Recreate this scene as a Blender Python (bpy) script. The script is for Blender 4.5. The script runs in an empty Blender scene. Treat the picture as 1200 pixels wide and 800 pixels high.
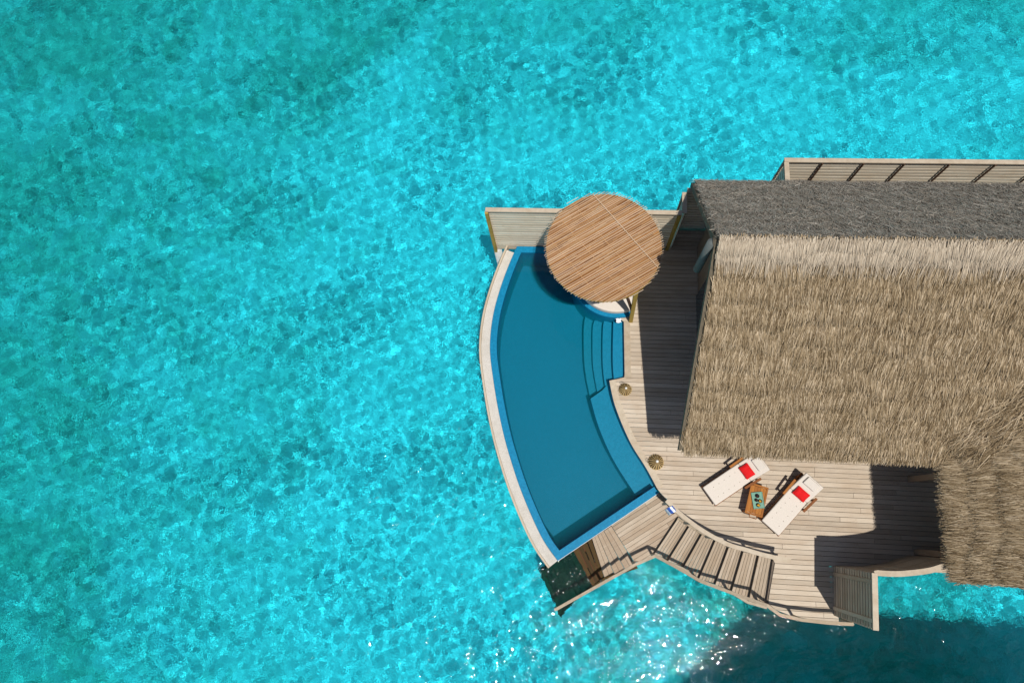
import bpy, math, random
import numpy as np
from mathutils import Vector, Matrix, Quaternion

S = bpy.context.scene
C = S.collection
rad = math.radians
# ------------------------------------------------------------------ camera, sky, sun, exposure
# metres; deck boards at z = 0, x runs along the villa's ridge, y towards the back fence; drone 22 m up
cam = bpy.data.cameras.new('drone_camera')
camo = bpy.data.objects.new('drone_camera', cam)
C.objects.link(camo)
S.camera = camo
cam.lens = 24
cam.sensor_width = 36
cam.clip_end = 3000
camo.location = (0, 0, 22)
camo.rotation_mode = 'QUATERNION'
tilt = Vector((60, -208, -800)).rotation_difference(Vector((0, 0, -1)))
camo.rotation_quaternion = Quaternion((0, 0, 1), rad(2.4)) @ tilt

SUN = (Matrix.Rotation(rad(2.4), 3, 'Z') @ Vector((.155, -.295, 1))).normalized()
w = bpy.data.worlds.new('World')
S.world = w
w.use_nodes = True
sky = w.node_tree.nodes.new('ShaderNodeTexSky')
sky.sky_type = 'NISHITA'
sky.sun_disc = False
sky.sun_elevation = math.asin(SUN.z)
sky.sun_rotation = math.atan2(SUN.x, SUN.y)
w.node_tree.links.new(sky.outputs[0], w.node_tree.nodes['Background'].inputs[0])
w.node_tree.nodes['Background'].inputs[1].default_value = .075
sl = bpy.data.lights.new('sun', 'SUN')
sl.energy = 4.2
sl.angle = rad(.5)
sl.color = (1, .965, .91)
sl.cycles.is_caustics_light = True
so = bpy.data.objects.new('sun', sl)
C.objects.link(so)
so.rotation_mode = 'QUATERNION'
so.rotation_quaternion = SUN.to_track_quat('Z', 'Y')
S.view_settings.view_transform = 'Standard'
S.view_settings.look = 'None'
S.view_settings.gamma = 1
S.view_settings.exposure = 0.0
S.cycles.use_denoising = True
S.cycles.max_bounces = 10
S.cycles.transparent_max_bounces = 16

random.seed(4)
rng = np.random.default_rng(7)

# ------------------------------------------------------------------ materials
class Nodes:
    def __init__(s, name):
        s.m = bpy.data.materials.new(name)
        s.m.use_nodes = True
        s.t = s.m.node_tree
        s.b = s.t.nodes['Principled BSDF']
        s.out = s.t.nodes['Material Output']
    def n(s, kind, **kw):
        q = s.t.nodes.new('ShaderNode' + kind)
        for k, v in kw.items():
            if k.startswith('i_'):
                q.inputs[k[2:].replace('_', ' ')].default_value = v
            else:
                setattr(q, k, v)
        return q
    def l(s, a, b):
        s.t.links.new(a, b)
    def coords(s, scale=(1, 1, 1), rot=0):
        a = s.n('TexCoord')
        b = s.n('Mapping')
        b.inputs['Scale'].default_value = scale
        r = s.n('VectorRotate', rotation_type='Z_AXIS')
        r.inputs['Angle'].default_value = -rot
        s.l(a.outputs['Object'], r.inputs['Vector'])
        s.l(r.outputs[0], b.inputs['Vector'])
        return b.outputs[0]
    def noise(s, vec, scale, detail=4, rough=.55, dist=0):
        q = s.n('TexNoise')
        q.inputs['Scale'].default_value = scale
        q.inputs['Detail'].default_value = detail
        q.inputs['Roughness'].default_value = rough
        q.inputs['Distortion'].default_value = dist
        s.l(vec, q.inputs['Vector'])
        return q.outputs['Fac']
    def ramp(s, fac, stops):
        q = s.n('ValToRGB')
        e = q.color_ramp.elements
        while len(e) < len(stops):
            e.new(.5)
        for k, (p, c) in enumerate(stops):
            e[k].position = p
            e[k].color = (*c, 1) if len(c) == 3 else c
        s.l(fac, q.inputs[0])
        return q.outputs[0]
    def mix(s, fac, a, b, mode='MIX'):
        q = s.n('MixRGB', blend_type=mode)
        for sock, v in ((q.inputs[0], fac), (q.inputs[1], a), (q.inputs[2], b)):
            if isinstance(v, (int, float)):
                sock.default_value = v
            elif isinstance(v, tuple):
                sock.default_value = (*v, 1)
            else:
                s.l(v, sock)
        return q.outputs[0]
    def math(s, op, a, b=0.):
        q = s.n('Math', operation=op)
        for sock, v in ((q.inputs[0], a), (q.inputs[1], b)):
            if isinstance(v, (int, float)):
                sock.default_value = v
            else:
                s.l(v, sock)
        return q.outputs[0]
    def attr(s, name='rnd'):
        return s.n('Attribute', attribute_name=name).outputs['Fac']
    def base(s, col, rough=.8, bump=None, strength=.3, dist=.01):
        s.l(col, s.b.inputs['Base Color']) if not isinstance(col, tuple) else setattr(s.b.inputs['Base Color'], 'default_value', (*col, 1))
        s.b.inputs['Roughness'].default_value = rough
        if bump is not None:
            q = s.n('Bump')
            q.inputs['Strength'].default_value = strength
            q.inputs['Distance'].default_value = dist
            s.l(bump, q.inputs['Height'])
            s.l(q.outputs[0], s.b.inputs['Normal'])
        return s.m

def wood(name, pale, mid, dark, rot=0, along=(.7, 14, 14), rough=.8, spec=.25):
    """boards: grain streaks along the local direction, one tone per board, broad stains"""
    k = Nodes(name)
    g = k.noise(k.coords(along, rot), 3.5, 6, .65, .4)
    st = k.noise(k.coords((.6, 1.4, 1), rot), 1.6, 4, .6)
    sp = k.noise(k.coords((1, 1.6, 1), rot), 5.5, 5, .7)
    r = k.attr()
    v = k.math('ADD', k.math('MULTIPLY', g, .68), k.math('MULTIPLY', r, .32))
    c = k.ramp(v, [(.22, dark), (.5, mid), (.78, pale)])
    c = k.mix(k.ramp(st, [(.45, (0, 0, 0)), (.75, (.55, .55, .55))]), c, tuple(x * .72 * f for x, f in zip(mid, (1.1, .95, .8))))
    c = k.mix(k.ramp(sp, [(.60, (0, 0, 0)), (.74, (.6, .6, .6))]), c, tuple(x * .55 * f for x, f in zip(mid, (1.1, .92, .75))))
    k.b.inputs['Specular IOR Level'].default_value = spec
    return k.base(c, rough, g, .25, .004)

def plain(name, col, rough=.7, var=.15, scale=6, bump=.1, spec=.4):
    k = Nodes(name)
    f = k.noise(k.coords(), scale, 5, .6)
    c = k.ramp(f, [(.25, tuple(x * (1 - var) for x in col)), (.75, tuple(min(1, x * (1 + var)) for x in col))])
    k.b.inputs['Specular IOR Level'].default_value = spec
    return k.base(c, rough, f, bump, .01)

M = {}
M['deck'] = wood('weathered_deck', (.61, .52, .41), (.495, .41, .315), (.345, .278, .205))
LAND_ROT = math.atan2(1.0, 1.48)
M['landing'] = wood('weathered_landing', (.54, .45, .35), (.40, .31, .225), (.27, .20, .14), LAND_ROT)
M['tread'] = wood('weathered_tread', (.52, .43, .335), (.40, .32, .235), (.29, .225, .16), rad(-123))
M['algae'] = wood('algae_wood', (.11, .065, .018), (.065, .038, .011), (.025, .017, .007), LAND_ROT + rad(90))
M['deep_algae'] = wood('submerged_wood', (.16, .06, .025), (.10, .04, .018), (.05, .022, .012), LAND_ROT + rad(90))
M['rail'] = wood('rail_wood', (.56, .48, .37), (.46, .38, .28), (.34, .27, .19), 0, (2, 2, 2))
M['slat'] = wood('fence_slat', (.80, .72, .58), (.72, .63, .49), (.55, .46, .34), 0, (.8, 12, 12))
M['brown_slat'] = wood('brown_slat', (.58, .49, .37), (.47, .385, .28), (.33, .26, .185), rad(90), (.8, 12, 12))
M['golden'] = wood('golden_post', (.44, .30, .07), (.36, .235, .045), (.26, .16, .03), 0, (6, 6, 1))
M['brown'] = wood('brown_post', (.14, .07, .04), (.10, .05, .028), (.06, .03, .018), 0, (6, 6, 1))
M['teak'] = wood('oiled_teak', (.43, .17, .025), (.33, .115, .016), (.21, .07, .01), 0, (1, 12, 12), .6, .2)
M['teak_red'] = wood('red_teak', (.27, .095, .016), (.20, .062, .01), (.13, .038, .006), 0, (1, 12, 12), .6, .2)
M['batten'] = plain('orange_batten', (.38, .19, .065), .7, .2, 5)
M['under'] = plain('underframe_timber', (.12, .09, .065))
M['pile'] = plain('pale_pile', (.52, .52, .50), .8, .2, 3)
M['cream'] = plain('cream_fabric', (.64, .575, .50), .9, .05, 30, .2, .1)
M['button'] = plain('button_thread', (.35, .30, .25), .9)
M['red'] = plain('red_fabric', (.62, .012, .014), .85, .15, 8, .4, .15)
M['lip'] = plain('overflow_lip', (.55, .58, .58), .6)
M['white_cloth'] = plain('white_cloth', (.82, .82, .82), .9)
M['metal'] = plain('pale_metal', (.80, .78, .72), .25)
M['wall'] = wood('villa_wall_boards', (.35, .27, .19), (.27, .20, .14), (.19, .14, .09), 0, (3, 3, 1))
M['greypost'] = plain('grey_timber', (.10, .115, .11), .8, .15, 5)
M['glass'] = plain('door_glass', (.03, .05, .055), .08)
M['tray'] = plain('turquoise_tray', (.11, .27, .19), .4, .15, 12)
M['dark_food'] = plain('dark_food', (.05, .02, .012), .5, .5, 40)
M['fruit'] = plain('yellow_fruit', (.62, .35, .03), .5, .3, 40)
M['darkcup'] = plain('dark_glazed_bowl', (.02, .02, .022), .25)

def stone():
    k = Nodes('pale_stone_coping')
    f = k.noise(k.coords(), 60, 6, .8)
    g = k.noise(k.coords(), 3, 4, .6)
    c = k.ramp(f, [(.33, (.36, .33, .28)), (.5, (.55, .51, .45)), (.68, (.70, .67, .61))])
    c = k.mix(k.ramp(g, [(.45, (0, 0, 0)), (.8, (.45, .45, .45))]), c, (.36, .32, .25))
    return k.base(c, .9, f, .5, .01)
M['stone'] = stone()

def tile(name, a, b):
    k = Nodes(name)
    v = k.n('TexVoronoi', feature='F1')
    v.inputs['Scale'].default_value = 22
    v.inputs['Randomness'].default_value = .25
    k.l(k.coords(), v.inputs['Vector'])
    f = k.noise(k.coords(), 1.2, 3)
    h = k.n('SeparateColor')
    k.l(v.outputs['Color'], h.inputs[0])
    c = k.mix(k.math('MULTIPLY', h.outputs[0], .8), a, b)
    c = k.mix(k.math('MULTIPLY', f, .35), c, tuple(x * .75 for x in a))
    k.b.inputs['Specular IOR Level'].default_value = .12
    return k.base(c, .5)
M['tile'] = tile('blue_mosaic', (.002, .17, .32), (.006, .24, .43))
M['tile_floor'] = tile('teal_mosaic', (.002, .17, .36), (.004, .21, .43))
M['tile_shelf'] = tile('blue_shelf_mosaic', (.002, .19, .34), (.006, .245, .43))

def thatch(name, stops, rough=.95):
    k = Nodes(name)
    r = k.attr()
    f = k.noise(k.coords((1, 1, 1)), 1.1, 4, .65)
    g = k.noise(k.coords((.8, 3.2, 3.2)), 1.5, 4, .65)
    v = k.math('ADD', k.math('MULTIPLY', r, .52), k.math('MULTIPLY', f, .26))
    v = k.math('ADD', v, k.math('MULTIPLY', g, .24))
    k.b.inputs['Specular IOR Level'].default_value = .1
    return k.base(k.ramp(v, stops), rough)
M['thatch'] = thatch('dry_thatch', [(.16, (.068, .042, .020)), (.37, (.205, .144, .078)), (.6, (.39, .293, .178)), (.86, (.66, .53, .37))])
M['thatch_shade'] = thatch('shaded_grey_thatch', [(.12, (.13, .108, .08)), (.35, (.27, .23, .18)), (.6, (.37, .325, .265)), (.9, (.56, .51, .43))])  # greyer copy of the thatch: the north slope's shade put into its colour
M['thatch_pale'] = thatch('fresh_ridge_thatch', [(.12, (.24, .18, .12)), (.4, (.44, .355, .255)), (.85, (.64, .54, .41))])
M['thatch_base'] = plain('thatch_core', (.13, .105, .07), .95, .3, 9)
M['stick'] = thatch('pergola_stick', [(.15, (.34, .20, .11)), (.45, (.50, .35, .22)), (.75, (.64, .50, .37)), (.95, (.72, .61, .49))], .8)
M['mat'] = thatch('pergola_matting', [(.2, (.12, .05, .018)), (.42, (.25, .112, .04)), (.62, (.36, .185, .07)), (.85, (.36, .25, .145))], .9)
M['rattan'] = thatch('rattan_strip', [(.1, (.30, .19, .07)), (.5, (.50, .34, .14)), (.9, (.62, .47, .24))], .6)
M['dark_rattan'] = plain('dark_rattan', (.05, .035, .022))

def striped():
    k = Nodes('blue_white_towel')
    a = k.n('TexWave', wave_type='BANDS', bands_direction='Y')
    a.inputs['Scale'].default_value = 2.4
    a.inputs['Distortion'].default_value = 1.5
    k.l(k.coords(), a.inputs['Vector'])
    return k.base(k.ramp(a.outputs['Fac'], [(.45, (.75, .78, .82)), (.55, (.03, .10, .42))]), .9)
M['towel'] = striped()

def sea_surface():
    k = Nodes('sea_water')
    k.t.nodes.remove(k.b)
    fr = k.n('Fresnel', i_IOR=1.33)
    rf = k.n('BsdfRefraction', i_IOR=1.33, i_Roughness=0.)
    rf.inputs['Color'].default_value = (.17, .875, .96, 1)
    gl = k.n('BsdfGlossy', i_Roughness=.02)
    v = k.coords()
    h = k.math('ADD', k.noise(v, 11.0, 0, .5), k.math('MULTIPLY', k.noise(v, 4.8, 1, .4), 1.6))
    bp = k.n('Bump', i_Strength=1., i_Distance=.0125)
    k.l(h, bp.inputs['Height'])
    k.l(bp.outputs[0], gl.inputs['Normal'])
    k.l(bp.outputs[0], fr.inputs['Normal'])
    soft = k.n('Bump', i_Strength=1., i_Distance=.0135)
    h2 = k.math('ADD', k.noise(v, 15, 1, .5), k.math('MULTIPLY', k.noise(v, 6.5, 1), 1.7))
    k.l(h2, soft.inputs['Height'])
    k.l(soft.outputs[0], rf.inputs['Normal'])
    mx = k.n('MixShader')
    k.l(fr.outputs[0], mx.inputs[0]); k.l(rf.outputs[0], mx.inputs[1]); k.l(gl.outputs[0], mx.inputs[2])
    k.l(mx.outputs[0], k.out.inputs['Surface'])
    return k.m
M['sea'] = sea_surface()

def pool_surface():
    k = Nodes('pool_water')
    k.t.nodes.remove(k.b)
    fr = k.n('Fresnel', i_IOR=1.33)
    tr = k.n('BsdfTransparent')
    gl = k.n('BsdfGlossy', i_Roughness=.05)
    h = k.noise(k.coords(), 2.2, 3)
    bp = k.n('Bump', i_Strength=.4, i_Distance=.01)
    k.l(h, bp.inputs['Height']); k.l(bp.outputs[0], gl.inputs['Normal'])
    mx = k.n('MixShader')
    k.l(fr.outputs[0], mx.inputs[0]); k.l(tr.outputs[0], mx.inputs[1]); k.l(gl.outputs[0], mx.inputs[2])
    k.l(mx.outputs[0], k.out.inputs['Surface'])
    va = k.n('VolumeAbsorption', i_Density=.36)
    va.inputs['Color'].default_value = (.05, .76, .82, 1)
    vs = k.n('VolumeScatter', i_Density=.34)
    vs.inputs['Color'].default_value = (.0, .70, .88, 1)
    ad = k.n('AddShader')
    k.l(va.outputs[0], ad.inputs[0]); k.l(vs.outputs[0], ad.inputs[1])
    k.l(ad.outputs[0], k.out.inputs['Volume'])
    return k.m
M['pool_water'] = pool_surface()

def seabed():
    k = Nodes('sand_and_rubble')
    v = k.coords()
    big = k.noise(v, .11, 4, .6, .5)
    mid = k.noise(v, .8, 6, .7, .8)
    fine = k.noise(v, 3.0, 6, .7)
    sand = k.ramp(fine, [(.3, (.60, .63, .64)), (.5, (.76, .79, .81)), (.72, (.87, .88, .88))])
    rub = k.ramp(fine, [(.3, (.14, .25, .17)), (.55, (.31, .43, .34)), (.75, (.50, .59, .50))])
    # open sand round the villa, rubble and weed thickening to the west
    dv = k.n('VectorMath', operation='DISTANCE')
    sc_ = k.coords((1, 1, 0))
    k.l(sc_, dv.inputs[0]); dv.inputs[1].default_value = (6.5, 2.5, 0)
    far = k.n('MapRange'); k.l(dv.outputs['Value'], far.inputs[0])
    for q_, v_ in ((1, 13.), (2, 25.), (3, -.16), (4, .12)): far.inputs[q_].default_value = v_
    a = k.math('ADD', k.math('MULTIPLY', big, .58), k.math('MULTIPLY', mid, .42))
    a = k.math('ADD', a, far.outputs[0])
    # a weedy hollow off the stairs and the deck corner
    d2 = k.n('VectorMath', operation='DISTANCE')
    k.l(sc_, d2.inputs[0]); d2.inputs[1].default_value = (8.5, -5.5, 0)
    hol = k.n('MapRange'); k.l(d2.outputs['Value'], hol.inputs[0])
    for q_, v_ in ((1, 3.), (2, 11.), (3, .27), (4, 0.)): hol.inputs[q_].default_value = v_
    a = k.math('ADD', a, hol.outputs[0])
    c = k.mix(k.ramp(a, [(.40, (0, 0, 0)), (.64, (.9, .9, .9))]), sand, rub)
    return k.base(c, .95, fine, .4, .03)
M['seabed'] = seabed()

# ------------------------------------------------------------------ mesh helpers
class MB:
    def __init__(s):
        s.v, s.f, s.r = [], [], []
    def add(s, vs, fs, r=None):
        o = len(s.v)
        r = random.random() if r is None else r
        s.v += [tuple(p) for p in vs]
        s.f += [tuple(i + o for i in f) for f in fs]
        s.r += [r] * len(fs)
        return s
    def prism(s, poly, z0, z1, r=None, bottom=True):
        n = len(poly)
        if sum(poly[i][0] * poly[(i + 1) % n][1] - poly[(i + 1) % n][0] * poly[i][1] for i in range(n)) < 0:
            poly = poly[::-1]
        vs = [(x, y, z0) for x, y in poly] + [(x, y, z1) for x, y in poly]
        fs = [tuple(range(n, 2 * n))] + [(i, (i + 1) % n, n + (i + 1) % n, n + i) for i in range(n)]
        if bottom:
            fs.append(tuple(range(n - 1, -1, -1)))
        return s.add(vs, fs, r)
    def box(s, c, size, rz=0, r=None):
        a, b = math.cos(rz), math.sin(rz)
        hx, hy, hz = (q / 2 for q in size)
        p = [(c[0] + x * a - y * b, c[1] + x * b + y * a) for x, y in ((-hx, -hy), (hx, -hy), (hx, hy), (-hx, hy))]
        return s.prism(p, c[2] - hz, c[2] + hz, r)
    def bar(s, p, q, wd, ht, r=None, up=(0, 0, 1)):
        p, q = Vector(p), Vector(q)
        d = (q - p).normalized()
        sd = d.cross(Vector(up))
        sd = sd.normalized() if sd.length > 1e-4 else Vector((1, 0, 0))
        u = sd.cross(d).normalized()
        vs = [e + sd * (a * wd / 2) + u * (b * ht / 2) for e in (p, q) for a, b in ((-1, -1), (1, -1), (1, 1), (-1, 1))]
        return s.add(vs, [(3, 2, 1, 0), (4, 5, 6, 7)] + [(i, (i + 1) % 4, 4 + (i + 1) % 4, 4 + i) for i in range(4)], r)
    def tube(s, pts, rr, n=10, r=None, caps=True):
        pts = [Vector(p) for p in pts]
        rs = rr if isinstance(rr, (list, tuple)) else [rr] * len(pts)
        vs, fs = [], []
        for i, p in enumerate(pts):
            d = (pts[min(i + 1, len(pts) - 1)] - pts[max(i - 1, 0)]).normalized()
            a = d.cross(Vector((0, 0, 1)))
            a = a.normalized() if a.length > 1e-3 else Vector((1, 0, 0))
            b = d.cross(a)
            vs += [p + (a * math.cos(t) + b * math.sin(t)) * rs[i] for t in (2 * math.pi * k / n for k in range(n))]
        for i in range(len(pts) - 1):
            fs += [(i * n + k, i * n + (k + 1) % n, (i + 1) * n + (k + 1) % n, (i + 1) * n + k) for k in range(n)]
        if caps:
            fs += [tuple(range(n - 1, -1, -1)), tuple(range((len(pts) - 1) * n, len(pts) * n))]
        return s.add(vs, fs, r)
    def strip(s, path, a, b, z0, z1, r=None):
        """band between offsets a and b to the left of a path; z0/z1 numbers or lists"""
        A, Bq = offset(path, a), offset(path, b)
        n = len(path)
        z0 = z0 if isinstance(z0, (list, tuple)) else [z0] * n
        z1 = z1 if isinstance(z1, (list, tuple)) else [z1] * n
        vs = []
        for i in range(n):
            vs += [(*A[i], z0[i]), (*Bq[i], z0[i]), (*Bq[i], z1[i]), (*A[i], z1[i])]
        fs = [(3, 2, 1, 0), tuple(4 * (n - 1) + k for k in range(4))]
        for i in range(n - 1):
            fs += [(4 * i + k, 4 * i + (k + 1) % 4, 4 * i + 4 + (k + 1) % 4, 4 * i + 4 + k) for k in range(4)]
        return s.add(vs, fs, r)
    def lathe(s, prof, n=20, c=(0, 0, 0), r=None):
        vs, fs = [], []
        for rr, z in prof:
            vs += [(c[0] + rr * math.cos(2 * math.pi * k / n), c[1] + rr * math.sin(2 * math.pi * k / n), c[2] + z) for k in range(n)]
        for i in range(len(prof) - 1):
            fs += [(i * n + k, i * n + (k + 1) % n, (i + 1) * n + (k + 1) % n, (i + 1) * n + k) for k in range(n)]
        return s.add(vs, fs, r)
    def build(s, name, mat, parent=None, smooth=False, bevel=0, sub=0):
        me = bpy.data.meshes.new(name)
        me.from_pydata(s.v, [], s.f)
        at = me.attributes.new('rnd', 'FLOAT', 'FACE')
        at.data.foreach_set('value', s.r)
        me.materials.append(M[mat])
        import bmesh
        bm = bmesh.new(); bm.from_mesh(me)
        bmesh.ops.recalc_face_normals(bm, faces=bm.faces)
        bm.to_mesh(me); bm.free()
        if smooth:
            me.polygons.foreach_set('use_smooth', [True] * len(me.polygons))
        o = bpy.data.objects.new(name, me)
        C.objects.link(o)
        if parent:
            o.parent = parent
        if bevel:
            b = o.modifiers.new('edge', 'BEVEL'); b.width = bevel; b.segments = 2
        if sub:
            b = o.modifiers.new('soft', 'SUBSURF'); b.levels = b.render_levels = sub
        return o

def offset(path, d):
    """path moved d to its left"""
    if d == 0:
        return [tuple(p[:2]) for p in path]
    out = []
    n = len(path)
    for i in range(n):
        p = Vector(path[i][:2])
        a = (p - Vector(path[i - 1][:2])).normalized() if i else None
        b = (Vector(path[i + 1][:2]) - p).normalized() if i < n - 1 else None
        a = a or b
        b = b or a
        na, nb = Vector((-a.y, a.x)), Vector((-b.y, b.x))
        m = (na + nb).normalized()
        out.append(tuple(p + m * (d / max(.35, m.dot(na)))))
    return out

def smooth_path(pts, n=6):
    """Catmull-Rom through the points"""
    P = [Vector(p) for p in pts]
    out = []
    for i in range(len(P) - 1):
        a, b, c, d = P[max(i - 1, 0)], P[i], P[i + 1], P[min(i + 2, len(P) - 1)]
        for k in range(n):
            t = k / n
            out.append(tuple(.5 * ((2 * b) + (c - a) * t + (2 * a - 5 * b + 4 * c - d) * t * t + (3 * b - a - 3 * c + d) * t ** 3)))
    out.append(tuple(P[-1]))
    return out

def boards(mb, poly, rot, pitch, gap, z, thick, lens=(1.5, 3.6), tilt=.002):
    """clip a run of parallel boards to a polygon"""
    ca, sa = math.cos(-rot), math.sin(-rot)
    Q = [(x * ca - y * sa, x * sa + y * ca) for x, y in poly]
    def cuts(y):
        xs = []
        for i in range(len(Q)):
            (x0, y0), (x1, y1) = Q[i], Q[(i + 1) % len(Q)]
            if (y0 <= y) != (y1 <= y):
                xs.append(x0 + (x1 - x0) * (y - y0) / (y1 - y0))
        return sorted(xs)
    y = min(q[1] for q in Q)
    top = max(q[1] for q in Q)
    while y < top:
        a, b = y + gap / 2 + 1e-4, min(y + pitch - gap / 2, top - 1e-4)
        if b - a > .01:
            lo, hi, md = cuts(a), cuts(b), cuts((a + b) / 2)
            if len(lo) != len(md): lo = md
            if len(hi) != len(md): hi = md
            for k in range(0, len(md) - 1, 2):
                x0, x1 = md[k], md[k + 1]
                ends = [None]
                x = x0 + random.uniform(.4, lens[1])
                while x < x1 - .4:
                    ends.append(x)
                    x += random.uniform(*lens)
                ends.append(None)
                for j in range(len(ends) - 1):
                    e, f = ends[j], ends[j + 1]
                    qd = [(lo[k] if e is None else e + .004, a), (lo[k + 1] if f is None else f - .004, a),
                          (hi[k + 1] if f is None else f - .004, b), (hi[k] if e is None else e + .004, b)]
                    if qd[1][0] - qd[0][0] < .01 or qd[2][0] - qd[3][0] < .01:
                        continue
                    dz = random.uniform(-tilt, tilt)
                    mb.prism([(x * ca + yy * sa, -x * sa + yy * ca) for x, yy in qd], z - thick + dz, z + dz)
        y += pitch

def tag(o, label, cat, group=None):
    o['label'] = label
    o['category'] = cat
    if group:
        o['group'] = group
    return o
def thing(name, label, cat, loc=(0, 0, 0), rz=0, group=None):
    o = bpy.data.objects.new(name, None)
    C.objects.link(o)
    o.location = loc
    o.rotation_euler = (0, 0, rz)
    o.empty_display_size = .2
    return tag(o, label, cat, group)
def struct(o, kind='structure'):
    o['kind'] = kind
    return o
def copy_tree(o, parent=None):
    c = o.copy()
    C.objects.link(c)
    if parent:
        c.parent = parent
    for ch in list(o.children):
        copy_tree(ch, c)
    return c

# ------------------------------------------------------------------ sea: seabed sheet and rippled surface
WATER = -2.0
def sheet(name, xs, ys, zf, mat):
    X, Y = np.meshgrid(xs, ys)
    Z = zf(X, Y)
    n, m = len(xs), len(ys)
    i = np.arange(n * m).reshape(m, n)
    f = np.stack([i[:-1, :-1], i[:-1, 1:], i[1:, 1:], i[1:, :-1]], -1).reshape(-1, 4)
    me = bpy.data.meshes.new(name)
    me.vertices.add(n * m)
    me.vertices.foreach_set('co', np.stack([X, Y, Z], -1).astype(np.float32).ravel())
    me.loops.add(f.size)
    me.loops.foreach_set('vertex_index', f.astype(np.int32).ravel())
    me.polygons.add(len(f))
    me.polygons.foreach_set('loop_start', np.arange(0, f.size, 4, dtype=np.int32))
    me.update(calc_edges=True)
    me.polygons.foreach_set('use_smooth', [True] * len(f))
    me.materials.append(M[mat])
    o = bpy.data.objects.new(name, me)
    C.objects.link(o)
    return struct(o)

def ringed(a, b, step):
    core = np.arange(a, b, step)
    g = step * 1.25 ** np.arange(1, 40)
    g = np.cumsum(g)
    g = g[g < 900]
    return np.concatenate([a - g[::-1], core, core[-1] + g])

waves = []
for k in range(150):
    lam = math.exp(rng.uniform(math.log(.19), math.log(1.7)))
    an = rng.normal(rad(-62), 1.15)
    waves.append((2 * math.pi / lam * math.cos(an), 2 * math.pi / lam * math.sin(an), rng.uniform(0, 6.28), .00142 * lam))
patch = []
for k in range(14):
    lam = rng.uniform(3, 9)
    an = rng.uniform(0, 6.28)
    patch.append((2 * math.pi / lam * math.cos(an), 2 * math.pi / lam * math.sin(an), rng.uniform(0, 6.28)))
def wave_z(X, Y):
    Z = X * 0.
    P = X * 0.
    for a, b, c in patch:
        P = P + np.sin(a * X + b * Y + c)
    P = 1 + .32 * np.tanh(P / 2.5)
    for kx, ky, ph, am in waves:
        Z = Z + am * np.sin(kx * X + ky * Y + ph)
    fade = np.clip((75 - np.hypot(X, Y)) / 30, 0, 1)
    return WATER + Z * P * fade
sea = sheet('water', ringed(-27, 18, .05), ringed(-10, 25, .05), wave_z, 'sea')
sea.cycles.is_caustics_caster = True
def bed_z(X, Y):
    Z = X * 0. - 4.2
    for a, b, c in patch:
        Z = Z + .035 * np.sin(1.7 * a * X + 1.7 * b * Y + c)
    return Z
bed = sheet('seabed', ringed(-30, 30, .4), ringed(-30, 30, .4), bed_z, 'seabed')
bed.cycles.is_caustics_receiver = True

# ------------------------------------------------------------------ deck
EDGE_POOL = smooth_path([(1.353, 4.43), (1.557, 3.597), (2.029, 2.494), (2.54, 1.689), (2.882, 1.075)])
STEP_EDGE = [(1.8, 6.469), (1.824, 5.476), (1.847, 4.561)]
SOUTH = smooth_path([(2.882, 1.075), (3.143, 0.776), (3.607, 0.337), (4.218, -0.113), (4.823, -0.431), (5.424, -0.622), (6.046, -0.761), (6.393, -0.84)])
deck_poly = STEP_EDGE + EDGE_POOL + SOUTH[1:] + [(6.117, -2.086), (6.449, -2.351), (7.078, -2.454), (7.994, -2.515), (8.112, -2.554), (8.217, -0.933)] + \
    [(17.5, -.93), (17.5, 9.75), (3.45, 9.75), (3.3, 9.0), (.55, 9.0), (.55, 7.4), (1.3, 6.8)]
d = MB()
boards(d, deck_poly, 0, .145, .012, 0, .035, (2.5, 6))
deck = struct(d.build('deck', 'deck'))
d = MB()
for x in np.arange(2.4, 17.4, .75):
    d.box((x, 5.4 if x > 3 else 4, -.13), (.07, 7.0 if x > 3 else 4, .18))
for y in (3.5, 6.2, 8.4):
    d.box((10.4, y, -.32), (14, .16, .2))
d.build('joist', 'under', deck)
sub = MB()
sub.prism([p for p in deck_poly if p[0] < 7.9 and p[1] > -1.0] + [(7.9, -.93), (7.9, 9.7)] if False else [(2.6, 2.6)] + [(7.9, .75), (17.4, .75), (17.4, 9.7), (3.5, 9.7), (3.3, 8.9), (.6, 8.9), (.6, 7.5), (2.0, 6.3), (2.0, 4.9), (1.8, 4.4)], -.075, -.04)
sub.prism(offset(SOUTH, .04)[4:] + [(6.32, -0.874), (6.069, -2.148), (6.481, -2.314), (7.113, -2.418), (7.986, -2.459)] + [(7.9, .74), (2.62, 2.59)], -.076, -.041)
sub.prism([(10.6, -.9), (17.4, -.9), (17.4, .74), (10.6, .74)], -.077, -.042)
sub.prism([(7.91, -.2), (10.59, -.2), (10.59, .735), (7.91, .735)], -.078, -.043)
sub.prism([(7.91, -.92), (10.59, -.92), (10.59, -.2), (7.91, -.2)], -.079, -.044)
for x_ in (8.1, 8.62, 9.05, 9.5, 9.98, 10.4):
    sub.box((x_, 0, -.06), (random.uniform(.2, .34), .72, .03))
sub.build('dark_undersheet', 'under', deck)  # dark sheet added below so the gaps between deck boards read as shade
def pile(x, y, top, parent, mat='pile', r=.13):
    return MB().tube([(x, y, -4.8), (x, y, top)], r, 14).build('pile', mat, parent, True)
for x in (4.5, 7.0, 9.5, 12, 14.5, 17):
    for y in (2.2, 5.4, 8.9):
        pile(x, y, -.24, deck)
pile(8.3, -.6, -.06, deck)
pile(7.2, -2.1, -.06, deck)
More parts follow.
